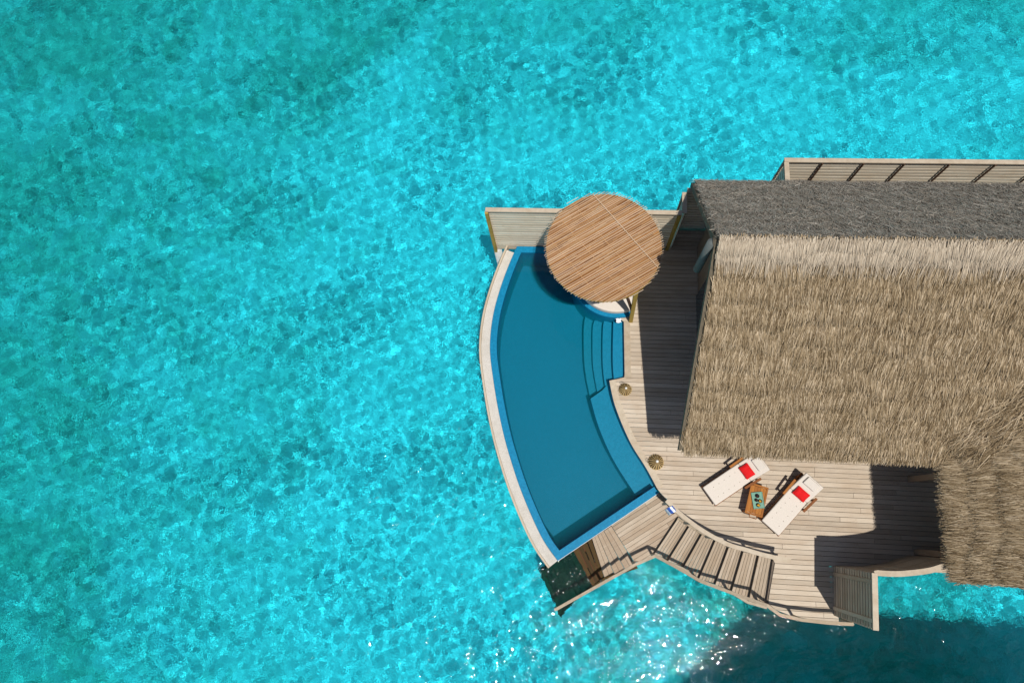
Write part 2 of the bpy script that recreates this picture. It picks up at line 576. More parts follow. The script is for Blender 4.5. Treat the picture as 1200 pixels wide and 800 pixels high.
# coping boards along the pool edge
cp = MB()
full_edge = STEP_EDGE[:1] + STEP_EDGE[1:]
cp.strip(smooth_path(STEP_EDGE, 4), 0.0, .20, -.05, .022)
cp.strip(EDGE_POOL, 0.0, .20, -.05, .022)
cp.prism([STEP_EDGE[-1], EDGE_POOL[0], offset(EDGE_POOL, .2)[0], (STEP_EDGE[-1][0] + .19, STEP_EDGE[-1][1] - .05)], -.05, .0205)
cp.build('coping', 'rail', deck)

# ------------------------------------------------------------------ swimming pool
pool = thing('swimming_pool', 'crescent shaped blue tiled swimming pool with steps and bench beside the deck', 'swimming pool')
RIM = smooth_path([(-1.884, 9.048), (-2.067, 8.558), (-2.306, 7.79), (-2.507, 6.943), (-2.599, 6.277), (-2.621, 5.681), (-2.592, 5.183), (-2.483, 4.548), (-2.252, 3.475), (-1.973, 2.458), (-1.682, 1.629), (-1.402, 0.922), (-1.015, 0.103), (-0.584, -0.669), (-0.127, -1.242)], 4)
rim_path = [(.9, RIM[0][1])] + RIM[:1] + RIM[3:-3] + RIM[-1:] + [(2.921, 0.934)]
MB().strip(rim_path, 0, .225, -1.4, 0).build('rim', 'tile', pool)
inner = offset(rim_path, .225)
stone_path = [RIM[0]] + RIM[1:]
MB().strip(stone_path[2:], -.012, -.31, -2.7, -.14).build('stone_channel', 'stone', pool)
MB().strip(stone_path[1:], -.315, -.375, -1.2, -.08).build('timber_edge', 'brown_slat', pool)
MB().strip(stone_path[-1:] + rim_path[-1:], -.003, -.017, -.5, -.02).build('overflow_lip', 'lip', pool)
DB = (1.50, 8.05)      # centre of the round daybed
arc = [(DB[0] + 1.46 * math.cos(rad(t)), DB[1] + 1.46 * math.sin(rad(t))) for t in range(-72, -222, -6)]
arc = [p for p in arc if p[1] < 8.82]
floor_poly = inner[1:-1] + [EDGE_POOL[-1]] + EDGE_POOL[::-1][1:] + STEP_EDGE[::-1] + arc
# walls under the deck edge, floor, and the body of water
wall_path = [EDGE_POOL[-1]] + EDGE_POOL[::-1][1:] + STEP_EDGE[::-1]
MB().strip(wall_path, -.003, -.16, -1.4, -.056).build('wall', 'tile_shelf', pool)
MB().prism(floor_poly, -1.5, -1.3).build('floor', 'tile_floor', pool)
cen = Vector((-.2, 4.6))
MB().prism([tuple(Vector(p) + (Vector(p) - cen).normalized() * .02) for p in floor_poly], -1.33, -.03).build('pool_water', 'pool_water', pool)
L1 = [(0.55, 6.863), (0.502, 6.429), (0.543, 5.335), (0.632, 4.682), (0.761, 4.097)]
L2 = [(0.869, 6.681), (0.803, 6.374), (0.826, 5.292), (0.895, 4.733), (1.006, 4.182)]
L3 = [(1.178, 6.59), (1.139, 6.317), (1.142, 5.394), (1.18, 4.81), (1.245, 4.348)]
L4 = [(1.477, 6.523), (1.467, 6.255), (1.464, 5.431), (1.48, 4.938), (1.519, 4.509)]
L5 = [(1.799, 6.528), (1.811, 6.204), (1.825, 5.389), (1.835, 4.902), (1.847, 4.561)]
for a, b, z in ((L1, L2, -.95), (L2, L3, -.72), (L3, L4, -.48), (L4, L5, -.22)):
    MB().prism(smooth_path(a, 4) + smooth_path(b, 4)[::-1], -1.32, z).build('step', 'tile_shelf', pool)
bench_in = smooth_path([(0.775, 3.895), (1.073, 2.947), (1.558, 1.92), (2.272, 0.852)])
MB().prism(bench_in + EDGE_POOL[::-1] + [(1.162, 4.196)], -1.32, -.45).build('bench', 'tile_shelf', pool)

# ------------------------------------------------------------------ round daybed under the pergola
bed_t = thing('daybed', 'round cream daybed on a blue tiled base under the slatted pergola', 'daybed', (DB[0], DB[1], 0))
cut = lambda r, y=.93, x=.62: [(min(x, r * math.cos(rad(t))), min(y, r * math.sin(rad(t)))) for t in range(0, 360, 5)]
MB().prism(cut(1.5), -1.4, .10).build('base', 'tile', bed_t)
MB().prism(cut(1.38, .88, .56), .103, .36).build('cushion', 'cream', bed_t, bevel=.05)

# ------------------------------------------------------------------ stairs
st = thing('staircase', 'curving timber staircase from the deck down into the sea', 'staircase')
lerp = lambda p, q, t: (p[0] + (q[0] - p[0]) * t, p[1] + (q[1] - p[1]) * t)
lines = []
lines.append(([(3.692, 0.189), (3.089, -0.719)], -1.19))
lines.append(([(4.026, -0.032), (3.468, -0.927)], -1.02))
lines.append(([(4.392, -0.247), (3.903, -1.1)], -.85))
lines.append(([(4.776, -0.403), (4.339, -1.37)], -.68))
lines.append(([(5.157, -0.544), (4.78, -1.507)], -.51))
lines.append(([(5.548, -0.655), (5.223, -1.641)], -.34))
lines.append(([(5.954, -0.774), (5.664, -1.867)], -.17))
lines.append(([(6.392, -0.864), (6.117, -2.086)], 0))
lines = [([a[0], lerp(a[0], a[1], 1.2 if i < 7 else 1.08)], z) for i, (a, z) in enumerate(lines)]
inn = [l[0][0] for l in lines]
for k in range(8):
    a, z = lines[k]
    dn = Vector(lines[min(k + 1, 7)][0][0]) - Vector(lines[min(k + 1, 7) - 1][0][0])
    dn = dn.normalized() * .03
    MB().prism([tuple(Vector(a[0]) + dn * .2), tuple(Vector(a[1]) + dn * .2), tuple(Vector(a[1]) + dn), tuple(Vector(a[0]) + dn)], z - .215, z - .047).build('dark_back_board', 'under', st)  # dark boards added behind the nosings, standing for the shade in the gaps
for k in range(7):
    (a, z), (b, _) = lines[k], lines[k + 1]
    t_ = MB()
    for j in range(5):
        u0, u1 = j / 5 + .012, (j + 1) / 5 - .012
        if j == 4: u1 = .997
        t_.prism([lerp(a[0], b[0], u0), lerp(a[0], b[0], u1), lerp(a[1], b[1], u1), lerp(a[1], b[1], u0)], z - .045, z)
    t_.build('tread', 'tread', st)

outn = [l[0][1] for l in lines]
zz = [l[1] for l in lines]
MB().strip(outn, -.005, -.08, [z - .34 for z in zz], [z - .02 for z in zz]).build('stringer', 'rail', st)
MB().strip(inn, .005, .07, [z - .34 for z in zz], [z - .06 for z in zz]).build('stringer', 'rail', st)
land = [(1.539, -0.057), (3.116, 1.034), (3.502, 0.668), (3.801, 0.222), (3.194, -0.72), (3.003, -1.021), (2.35, -1.242)]
l_ = MB()
boards(l_, land, LAND_ROT, .135, .01, -1.36, .04, (2, 4))
l_.build('landing', 'landing', st)
MB().prism(land, -1.46, -1.42).build('landing_undersheet', 'under', st)  # dark sheet added under the landing boards to keep their gaps in shade
lows = [([(1.635, -0.201), (2.289, -1.156)], -1.36), ([(1.387, -0.365), (1.955, -1.313)], -1.53), ([(1.186, -0.502), (1.638, -1.461)], -1.70),
        ([(1.001, -0.639), (1.343, -1.595)], -1.85), ([(0.395, -1.044), (0.929, -1.92)], -1.94), ([(0.097, -1.224), (0.609, -2.149)], -2.2),
        ([(-0.185, -1.445), (0.307, -2.403)], -2.42), ([(-0.443, -1.639), (0.086, -2.656)], -2.64), ([(-0.735, -1.839), (-0.137, -2.94)], -2.86)]
lows = [([lerp(a[0], a[1], -.06), lerp(a[0], a[1], 1.19)], z) for a, z in lows]
for k in range(8):
    (a, z), (b, zb) = lows[k], lows[k + 1]
    m = MB()
    nb = 2 if k < 3 else 4 if k == 3 else 2
    for j in range(nb):
        u0, u1 = (j / nb + .02, (j + 1) / nb - .02) if k < 3 else (j / nb + .025, (j + 1) / nb - .025)
        m.prism([lerp(a[0], b[0], u0), lerp(a[0], b[0], u1), lerp(a[1], b[1], u1), lerp(a[1], b[1], u0)], zb - .045, zb)
    if k < 8:
        MB().prism([a[0], b[0], b[1], a[1]], zb - .10, zb - .055).build('dark_back_board', 'under' if k < 3 else 'deep_algae', st)  # dark sheet added beneath each tread so its board gaps read as shade
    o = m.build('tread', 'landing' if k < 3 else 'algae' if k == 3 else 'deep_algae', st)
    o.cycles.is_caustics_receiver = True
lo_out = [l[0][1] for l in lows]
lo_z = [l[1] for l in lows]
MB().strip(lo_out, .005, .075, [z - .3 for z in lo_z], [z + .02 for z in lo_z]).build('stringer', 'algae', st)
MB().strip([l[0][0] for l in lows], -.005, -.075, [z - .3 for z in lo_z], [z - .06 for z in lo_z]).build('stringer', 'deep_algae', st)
# outer handrail: cap board on posts, from the deck end down round the landing to the water
railpts = [[(8.192, -2.432), (7.545, -2.438), (6.802, -2.404), (6.198, -2.305), (5.855, -2.076)] , [(5.067, -1.859)] , [(4.164, -1.587)], [(3.35, -1.171)], [(2.892, -0.958)], [(2.295, -1.248)], [(1.302, -1.898)], [(-0.157, -2.856)]]
rp = [(*p, .85) for p in railpts[0]] + [(*railpts[i][0], z) for i, z in ((1, .5), (2, .15), (3, -.25), (4, -.5), (5, -.55), (6, -1.0), (7, -1.7))]
capz = [p[2] for p in rp]
MB().strip([p[:2] for p in rp], -.045, .045, [z - .04 for z in capz], capz).build('handrail', 'rail', st)
def post(p, z1, z0, par, mat='rail'):
    return MB().box((p[0], p[1], (z0 + z1) / 2), (.07, .07, z1 - z0), .3).build('post', mat, par)
for i, dn in ((0, .95), (2, .95), (4, .95), (5, 1.0), (6, 1.0), (7, 1.0), (8, .95), (9, .95), (10, .95), (11, .8)):
    post(rp[i], rp[i][2] - .042, rp[i][2] - dn, st)
# inner handrail along the deck edge above the flight
ir = smooth_path([(*p, 1.0) for p in [(3.025, 0.693), (3.492, 0.276), (4.051, -0.106), (4.748, -0.451), (5.298, -0.587), (5.832, -0.711), (6.529, -0.825)]], 4)
rl = thing('deck_railing', 'curved pale timber railing along the deck edge above the stairs', 'railing')
MB().strip([p[:2] for p in ir], -.06, .06, .96, 1.0).build('handrail', 'rail', rl)
MB().strip([p[:2] for p in ir], -.025, .025, .40, .45).build('lower_rail', 'rail', rl)
for i in (1, 6, 10, 14, 18, 23):
    post(ir[i], .958, -.3, rl)

# ------------------------------------------------------------------ slatted fences
def slat_fence(label, path, z0, z1, nsl, posts, pmat='golden', smat='slat', side=1, ends=True, cap='rail', gap=.042, group='slatted timber fences', pw=.1):
    t = thing('slat_fence', label, 'fence', (path[0][0], path[0][1], 0), 0, group)
    lp = [(p[0] - path[0][0], p[1] - path[0][1]) for p in path]
    m = MB()
    pit = (z1 - .05 - z0) / nsl
    for k in range(nsl):
        m.strip(lp, -.016, .016, z0 + k * pit + gap / 2, z0 + (k + 1) * pit - gap / 2)
    m.build('slat_panel', smat, t)
    MB().strip(lp, .020 * side, .032 * side, z0 + .02, z1 - .06).build('backing', 'brown', t)
    MB().strip(lp, -.07, .07, z1 - .045, z1).build('top_rail', cap, t)
    for q in posts:
        x, y = q[0] - path[0][0], q[1] - path[0][1]
        MB().box((x, y, (z0 + z1 - .05) / 2 - .1), (pw, pw, z1 - z0 + .15)).build('post', pmat, t)
    return t
FA = 9.11
slat_fence('pale horizontal slat fence behind the pool and the round pergola', [(-2.69, FA), (3.28, FA)], -.4, 2.75, 17,
           [(-2.66, FA - .07), (3.22, FA - .07)])
bp = thing('support_pile', 'pale round pile standing in the sea under the left fence end', 'pile', (-2.6, FA - .02, 0))
MB().tube([(0, 0, -4.8), (0, 0, -.46)], .14, 16).build('pile', 'pile', bp, True)
slat_fence('short dark slat fence panel stepping back beside the villa roof tip', [(3.36, 9.1), (3.36, 9.78)], -.4, 2.75, 17, [(3.36, 9.74)], 'brown_slat', side=-1)
slat_fence('slat fence run tucked under the grey back eave of the villa', [(3.45, 9.86), (6.3, 9.86)], -.4, 2.75, 17, [(6.2, 9.78)], 'brown')
slat_fence('grey slat fence panel at the left end of the long back fence', [(6.42, 9.9), (6.42, 10.82)], -.4, 2.75, 17, [(6.42, 9.95)], 'brown_slat', side=-1)
slat_fence('long pale slat fence with brown posts behind the villa roof', [(6.36, 10.9), (18, 10.9)], -.4, 2.75, 17,
           [(x, 10.83) for x in (7.5, 8.7, 9.88, 11.17, 12.47, 13.8, 15.1, 16.4)], 'brown', pw=.042)
slat_fence('brown slat privacy screen at the deck corner over the sea', [(8.006, -2.327), (8.082, -0.941)], -.2, 2.75, 17,
           [(8.019, -2.115), (8.075, -1.159)], 'brown_slat', 'brown_slat', side=-1)
cw = [(8.084, -0.951)] + smooth_path([(8.164, -0.931), (8.503, -0.933), (8.865, -0.902), (9.465, -0.795), (10.029, -0.606), (10.755, -0.471), (11.808, -0.35), (13.262, -0.25)])
slat_fence('curved slat screen wall with a pale cap beside the thatched wing', cw, -.2, 2.744, 17, [cw[8], cw[16]], 'brown_slat', 'brown_slat', side=-1, pw=.06)

# ------------------------------------------------------------------ thatched villa
def blades(mb_list, tri, down, nrm, density, length, width, spread, lift, lo=.0, hi=1., over=0.):
    """loose straw leaves spread over a polygon (list of 3D points, fan triangles)"""
    T = [(Vector(tri[0]), Vector(tri[i]), Vector(tri[i + 1])) for i in range(1, len(tri) - 1)]
    down, nrm = np.array(Vector(down).normalized()), np.array(Vector(nrm).normalized())
    side = np.cross(down, nrm)
    for a, b, c in T:
        area = (b - a).cross(c - a).length / 2
        n = int(area * density)
        r1, r2 = np.sqrt(rng.random(n)), rng.random(n)
        P = (1 - r1)[:, None] * np.array(a) + (r1 * (1 - r2))[:, None] * np.array(b) + (r1 * r2)[:, None] * np.array(c)
        ph = rng.normal(0, spread, n)
        # neighbouring straws lean the same way
        ph = ph + .28 * np.sin(P @ np.array([1.7, 1.1, .6]) * 1.9 + 1.3 * np.sin(P @ np.array([-.8, 1.9, .7]) * 1.3)) * .4
        lf = rng.uniform(.3, 1, n) * lift
        D = down * (np.cos(ph) * np.cos(lf))[:, None] + side * (np.sin(ph) * np.cos(lf))[:, None] + nrm * np.sin(lf)[:, None]
        W = np.cross(D, nrm)
        W /= np.linalg.norm(W, axis=1)[:, None]
        tw = rng.normal(0, .45, n)
        W = W * np.cos(tw)[:, None] + nrm * np.sin(tw)[:, None]
        Ln = length * rng.uniform(.6, 1.35, n)
        Wd = width * rng.uniform(.5, 1.5, n) / 2
        dist = P @ down + .12 * np.sin(P @ side * 1.7) + .07 * np.sin(P @ side * 4.3 + 1)
        P = P + nrm * (.055 * np.mod(dist / .62, 1.0))[:, None]
        base = P + nrm * rng.uniform(-.02, .035, n)[:, None] - D * (Ln * .5)[:, None]
        tip = base + D * Ln[:, None] - nrm * (.03 * Ln)[:, None]
        V = np.stack([base - W * Wd[:, None], base + W * Wd[:, None], tip + W * (Wd * .45)[:, None], tip - W * (Wd * .45)[:, None]], 1)
        mb_list.append((V.reshape(-1, 3), lo + (hi - lo) * rng.random(n)))
def blades_obj(name, lst, mat, parent):
    V = np.concatenate([a for a, _ in lst]).astype(np.float32)
    r = np.concatenate([b for _, b in lst]).astype(np.float32)
    n = len(r)
    me = bpy.data.meshes.new(name)
    me.vertices.add(n * 4)
    me.vertices.foreach_set('co', V.ravel())
    me.loops.add(n * 4)
    me.loops.foreach_set('vertex_index', np.arange(n * 4, dtype=np.int32))
    me.polygons.add(n)
    me.polygons.foreach_set('loop_start', np.arange(0, n * 4, 4, dtype=np.int32))
    me.update(calc_edges=True)
    me.attributes.new('rnd', 'FLOAT', 'FACE').data.foreach_set('value', r)
    me.materials.append(M[mat])
    o = bpy.data.objects.new(name, me)
    C.objects.link(o)
    o.parent = parent
    return o

villa = thing('thatched_villa', 'large overwater villa with a steep weathered thatched roof', 'villa')
ZR, ZE, ZN = 7.0, 2.95, 2.8
RV = 6.43                 # ridge line y
SV, NV = 2.0, 10.08       # eaves
US, UR, UN = 3.08, 3.30, 3.56    # west edge at south eave, ridge, north eave
tS = (ZR - ZE) / (RV - SV)
WU, WV = 9.98, -1.02      # wing: west eave x, south end y
RU = WU + (RV - SV)       # wing ridge x
core = MB()
th_ = .24
def slab(mb, pts, t=th_):
    """roof plane with thickness t below"""
    n = len(pts)
    vs = [Vector(p) for p in pts] + [Vector(p) - Vector((0, 0, t)) for p in pts]
    mb.add(vs, [tuple(range(n)), tuple(range(2 * n - 1, n - 1, -1))] + [(i, (i + 1) % n, n + (i + 1) % n, n + i) for i in range(n)])
south = [(US, SV, ZE), (WU, SV, ZE), (RU, RV, ZR), (UR, RV, ZR)]
north = [(UR, RV, ZR), (18.5, RV, ZR), (18.5, NV, ZN), (UN, NV, ZN)]
wing_w = [(WU, SV, ZE), (WU, WV, ZE), (RU, WV + .15, ZR), (RU, RV, ZR)]
wing_e = [(RU, RV, ZR), (RU, WV + .15, ZR), (RU + 4.2, WV, ZE), (RU + 4.2, RV, ZE)]
for q in (south, north, wing_w, wing_e):
    slab(core, q)
roof = core.build('roof', 'thatch_base', villa)
nS = Vector((0, -tS, 1)); dS = Vector((0, -1, -tS))
tN = (ZR - ZN) / (NV - RV)
nN = Vector((0, tN, 1)); dN = Vector((0, 1, -tN))
nW = Vector((-tS, 0, 1)); dW = Vector((-1, 0, -tS))
def up(q, n, h=.04):
    return [tuple(Vector(p) + Vector(n).normalized() * h) for p in q]
sl_, nl_, wl_ = [], [], []
DEN = 1700
us_, ur_ = US + .1, UR + .1
south_b = [(us_, SV, ZE), (WU, SV, ZE), (RU, RV, ZR), (ur_, RV, ZR)]
blades(sl_, up(south_b, nS), dS, nS, 2300, .32, .0135, .12, .15)
blades(sl_, up([(us_, SV, ZE), (WU + .3, SV, ZE), (WU + .3, SV + .3, ZE + .3 * tS), (us_, SV + .3, ZE + .3 * tS)], nS, .0), dS + Vector((0, 0, -.25)), nS, 2200, .45, .017, .2, .1)
blades_obj('south_thatch', sl_, 'thatch', roof)
nvis = [(UR + .08, RV, ZR), (15.2, RV, ZR), (15.2, NV, ZN), (UN + .08, NV, ZN)]
blades(nl_, up(nvis, nN), dN, nN, 1900, .30, .013, .45, .07)
blades_obj('north_thatch', nl_, 'thatch_shade', roof)
wvis = [(WU, SV, ZE), (WU, WV, ZE), (RU, WV, ZR), (RU, RV, ZR)]
blades(wl_, up(wvis, nW), dW, nW, 2300, .34, .0135, .16, .15)
blades(wl_, up([(WU, SV, ZE), (WU, WV, ZE), (WU + .3, WV, ZE + .3 * tS), (WU + .3, SV, ZE + .3 * tS)], nW, .0), dW + Vector((0, 0, -.25)), nW, 2200, .5, .017, .25, .1)
dV = Vector((-1, -1, -tS))
nV = Vector((-tS, -tS, 2)).normalized()
for wd_, h_, den_ in ((.85, .02, 500), (.5, .05, 900), (.25, .08, 900)):
    vp = [(WU - .02, SV + wd_, ZE + .0), (WU + wd_ - .02, SV - .0, ZE + .0), (RU + wd_, RV, ZR), (RU, RV + wd_, ZR)]
    vp = [(WU + .2 - wd_ * .5, SV + .2 + wd_ * .5, ZE + .2 * tS + h_ + wd_ * tS * .5), (WU + .2 + wd_ * .5, SV + .2 - wd_ * .5, ZE + .2 * tS + h_ + wd_ * tS * .5),
          (RU - 1 + wd_ * .5, RV - 1 - wd_ * .5, ZR - tS + h_ + wd_ * tS * .5), (RU - 1 - wd_ * .5, RV - 1 + wd_ * .5, ZR - tS + h_ + wd_ * tS * .5)]
    blades(wl_, vp, dV, nV, den_, .42, .0145, .38, .12)
blades_obj('wing_thatch', wl_, 'thatch', roof)
# pale ridge capping
cp_ = []
a0, a1 = .30, -.0
blades(cp_, up([(UR + .06, RV - a0, ZR - a0 * tS), (RU + .2, RV - a0, ZR - a0 * tS), (RU + .2, RV - a1, ZR - a1 * tS), (UR + .06, RV - a1, ZR - a1 * tS)], nS, .10), dS, nS, 4800, .28, .014, .05, .03, .2, 1.)
blades(cp_, up([(UR + .06, RV - .48, ZR - .48 * tS), (RU + .2, RV - .48, ZR - .48 * tS), (RU + .2, RV - a0, ZR - a0 * tS), (UR + .06, RV - a0, ZR - a0 * tS)], nS, .08), dS, nS, 500, .40, .016, .07, .03, .0, .8)
blades_obj('ridge_cap', cp_, 'thatch_pale', roof)
MB().tube([(UR - .03, RV, ZR - .14), (RU, RV, ZR - .14)], .12, 12).build('ridge_pole', 'thatch_base', roof, True)
MB().tube([(UR - .06, RV - .02, 5.1), (UR - .06, RV - .02, 6.9)], .10, 14).build('king_post', 'greypost', roof, True)
wl = MB()
wl.box((10.7, 3.2, 1.45), (12.8, .14, 2.9)).box((10.7, 9.2, 1.4), (12.8, .14, 2.8)).box((4.3, 6.2, 1.5), (.14, 5.86, 3.0)).box((17.1, 6.2, 1.5), (.14, 5.86, 3.0))
wl.build('wall', 'wall', villa)
dr = MB().box((4.2, 6.2, 1.05), (.06, 2.4, 2.1)).build('door', 'glass', villa)
MB().box((4.15, 5.1, 1.05), (.03, .03, .3)).build('handle', 'metal', dr)
for y in (-.4, 1.7):
    MB().box((WU + .5, y, 1.5), (.16, .16, 3.0)).build('post', 'wall', villa)

# unseen pavilion past the lower right corner, shaped to cast the sea shadow there
pv = thing('shade_pavilion', 'unseen eight sided thatched pavilion on piles, shaped to shade the sea south of the privacy screen', 'pavilion', (13.4, -18.05, 0), rad(22.5))
MB().lathe([(14, 4.75), (14, 5.0), (.3, 11.5), (0, 11.5)], 8).build('roof', 'thatch', pv)
pvl = []
for t_ in range(8):
    a0_, a1_ = rad(45 * t_), rad(45 * t_ + 45)
    p0, p1, p2 = (14 * math.cos(a0_), 14 * math.sin(a0_), 5.05), (14 * math.cos(a1_), 14 * math.sin(a1_), 5.05), (0, 0, 11.6)
    am = (a0_ + a1_) / 2
    blades(pvl, [p0, p1, p2], (math.cos(am), math.sin(am), -.5), (.5 * math.cos(am), .5 * math.sin(am), 1), 70, .7, .05, .2, .12)
blades_obj('thatch', pvl, 'thatch', pv.children[0] if False else [o for o in bpy.data.objects if o.parent == pv][0])
pb = MB(); boards(pb, [(9.5 * math.cos(rad(t)), 9.5 * math.sin(rad(t))) for t in range(0, 360, 12)], 0, .3, .012, 0, .06, (6, 9))
pb.build('floor', 'deck', pv)
for t_ in range(15, 375, 45):
    MB().tube([(9 * math.cos(rad(t_)), 9 * math.sin(rad(t_)), -4.8), (9 * math.cos(rad(t_)), 9 * math.sin(rad(t_)), 6.2)], .16, 12).build('post', 'pile', pv)

# ------------------------------------------------------------------ pergola
pg = thing('pergola', 'round slatted timber pergola roof shading the daybed', 'pergola', (*(0.943, 7.871), 0))
PZ, PR = 3.0, 1.755
sd = rad(33)
ca, sa = math.cos(sd), math.sin(sd)
mat_ = MB()
y = -PR + .02
while y < PR:
    half = math.sqrt(max(0, (PR - .06) ** 2 - y * y))
    x = -half
    while x < half - .03:
        x2 = min(half, x + random.uniform(.25, .9))
        p, q = (x * ca - y * sa, x * sa + y * ca), (x2 * ca - y * sa, x2 * sa + y * ca)
        z = PZ - .03 + random.uniform(-.008, .008)
        mat_.bar((*p, z), (*q, z), .019, .008)
        x = x2
    y += .0195
mat_.build('matting', 'mat', pg)
sk_ = MB()
y = -PR + .015
while y < PR:
    half = math.sqrt(max(0, PR ** 2 - y * y))
    a, b = -half - random.uniform(-.02, .035), half + random.uniform(-.02, .035)
    z = PZ + .012 + random.uniform(-.004, .01)
    n = max(2, int((b - a) / .5))
    ym = y + random.uniform(-.008, .008)
    pts = []
    for i in range(n + 1):
        xx = a + (b - a) * i / n
        yy = ym + random.uniform(-.006, .006)
        pts.append((xx * ca - yy * sa, xx * sa + yy * ca, z + random.uniform(-.004, .004)))
    sk_.tube(pts, .0095, 6)
    y += random.choice((.058, .066, .074))
sk_.build('stick_layer', 'stick', pg)
for off_, mt in ((-1.1, 'teak'), (-.45, 'teak'), (.15, 'teak'), (.8, 'stick')):
    # thin battens crossing the sticks
    ax = rad(-50)
    half = math.sqrt(PR ** 2 - off_ ** 2) * .96
    n_ = Vector((-math.sin(ax), math.cos(ax))); d_ = Vector((math.cos(ax), math.sin(ax)))
    p, q = n_ * off_ - d_ * half, n_ * off_ + d_ * half
    up_ = mt == 'stick' and off_ > 0
    MB().bar((*p, PZ + (.024 if up_ else -.012)), (*q, PZ + (.024 if up_ else -.012)), .02 if up_ else .024, .018).build('batten', 'batten' if mt == 'teak' else mt, pg)
    MB().bar((*(p * .97), PZ - .09), (*(q * .97), PZ - .09), .06, .10).build('beam', 'golden', pg)
rg = [((PR - .05) * math.cos(rad(t)), (PR - .05) * math.sin(rad(t))) for t in range(0, 361, 6)]
MB().strip(rg, 0, .04, PZ - .11, PZ - .045).build('ring_beam', 'golden', pg)
PC = (0.943, 7.871)
for x, y in ((2.03 - PC[0], 6.47 - PC[1]), (1.3, .78), (-.5, .85)):
    f = min(1, 1.6 / math.hypot(x, y))
    MB().bar((x, y, -.05), (x * f, y * f, PZ - .05), .12, .12, up=(0, 1, 0)).build('post', 'golden', pg)
MB().bar((2.0 - PC[0], 6.5 - PC[1], .9), (.55, -1.05, PZ - .1), .07, .07).build('brace', 'brown', pg)

# ------------------------------------------------------------------ loungers
def make_lounger():
    t = thing('sun_lounger', '', 'sun lounger', group='cushioned sun loungers on the deck')
    LN, WD, HG = 1.32, .64, .33
    f = MB()
    for s in (-1, 1):
        f.bar((0, s * (WD / 2 + .005), .24), (1.95, s * (WD / 2 + .005), .24), .04, .08)
    for x in (.03, .6, 1.2, 1.92):
        f.bar((x, -WD / 2, .24), (x, WD / 2, .24), .04, .06)
    f.build('frame', 'teak_red', t)
    for x in (.08, 1.8):
        for s in (-1, 1):
            MB().box((x, s * WD / 2, .11), (.06, .05, .22)).build('leg', 'teak_red', t)
    an = rad(27)
    bx, bz = LN + .66 * math.cos(an), .30 + .66 * math.sin(an)
    b = MB()
    for s in (-1, 1):
        b.bar((LN, s * .27, .29), (bx, s * .27, bz - .02), .05, .04)
    b.bar((1.75, 0, .25), (bx - .1, 0, bz - .08), .3, .03)
    b.build('backrest', 'teak', t)
    m = MB()
    m.box((LN / 2, 0, .335), (LN, WD, .1))
    mt = m.build('mattress', 'cream', t, bevel=.03)
    m2 = MB()
    d_, n_ = Vector((math.cos(an), 0, math.sin(an))), Vector((-math.sin(an), 0, math.cos(an)))
    c0 = Vector((LN + .01, 0, .335)); c1 = c0 + d_ * .68
    m2.bar(c0, c1, WD, .1)
    m2.build('back_cushion', 'cream', t, bevel=.03)
    h = MB()
    h.bar(c0 + d_ * .40 + n_ * .085, c0 + d_ * .655 + n_ * .085, .40, .07)
    h.build('head_cushion', 'cream', t, bevel=.025)
    for x in (.22, .42, .62, .82, 1.02, 1.2):
        for s in (-1, 1):
            MB().lathe([(.0, .009), (.012, .006), (.015, 0)], 8, (x + (.05 if s > 0 else 0), s * .15, .384)).build('button', 'button', mt)
    for s in (-1, 1):
        a = MB()
        a.bar((1.02, s * (WD / 2 + .05), .47), (1.58, s * (WD / 2 + .075), .53), .075, .028)
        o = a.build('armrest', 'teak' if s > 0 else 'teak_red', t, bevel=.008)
        MB().bar((1.10, s * (WD / 2 + .05), .25), (1.10, s * (WD / 2 + .05), .46), .05, .05).build('arm_support', 'teak_red', o)
        MB().bar((1.50, s * (WD / 2 + .06), .25), (1.50, s * (WD / 2 + .06), .505), .05, .05).build('arm_support', 'teak_red', o)
    return t
F1, H1 = (4.395, 0.896), (5.948, 2.002)
F2, H2 = (6.166, 0.061), (7.453, 1.516)
def pillow(loc, rz, label):
    n = 9
    m = MB()
    W_, D_ = .21, .155
    top, bot = [], []
    for sgn in (1, -1):
        for i in range(n):
            for j in range(n):
                u, v = -1 + 2 * i / (n - 1), -1 + 2 * j / (n - 1)
                k = (1 - u ** 4) * (1 - v ** 4)
                pin = 1 - .06 * (1 - abs(u)) * abs(v) ** 3
                m.v.append((u * D_ * (1 - .05 * (1 - v * v)), v * W_ * (1 - .05 * (1 - u * u)), sgn * .055 * math.sqrt(max(0, k)) ))
    for s_ in (0, 1):
        for i in range(n - 1):
            for j in range(n - 1):
                q = s_ * n * n + i * n + j
                m.f.append((q, q + n, q + n + 1, q + 1)); m.r.append(.5)
    o = m.build('pillow', 'red', None, True, sub=1)
    o.location = loc
    o.rotation_euler = (0, rad(-16), rz)
    return tag(o, label, 'pillow', 'red lounger pillows')
lg = make_lounger()
for i, (F_, H_, lab, plab) in enumerate(((F1, H1, 'cream sun lounger whose head end is tucked under the thatched eave', 'red pillow on the lounger nearest the thatched eave'),
                                         (F2, H2, 'cream sun lounger standing clear of the roof, between side table and shadow', 'red pillow on the lounger standing clear of the roof'))):
    o = lg if i == 0 else copy_tree(lg)
    an = math.atan2(H_[1] - F_[1], H_[0] - F_[0])
    o.location = (F_[0], F_[1], .002)
    o.rotation_euler = (0, 0, an)
    o['label'] = lab
    r_ = 1.37
    pillow((F_[0] + r_ * math.cos(an), F_[1] + r_ * math.sin(an), .50), an, plab)

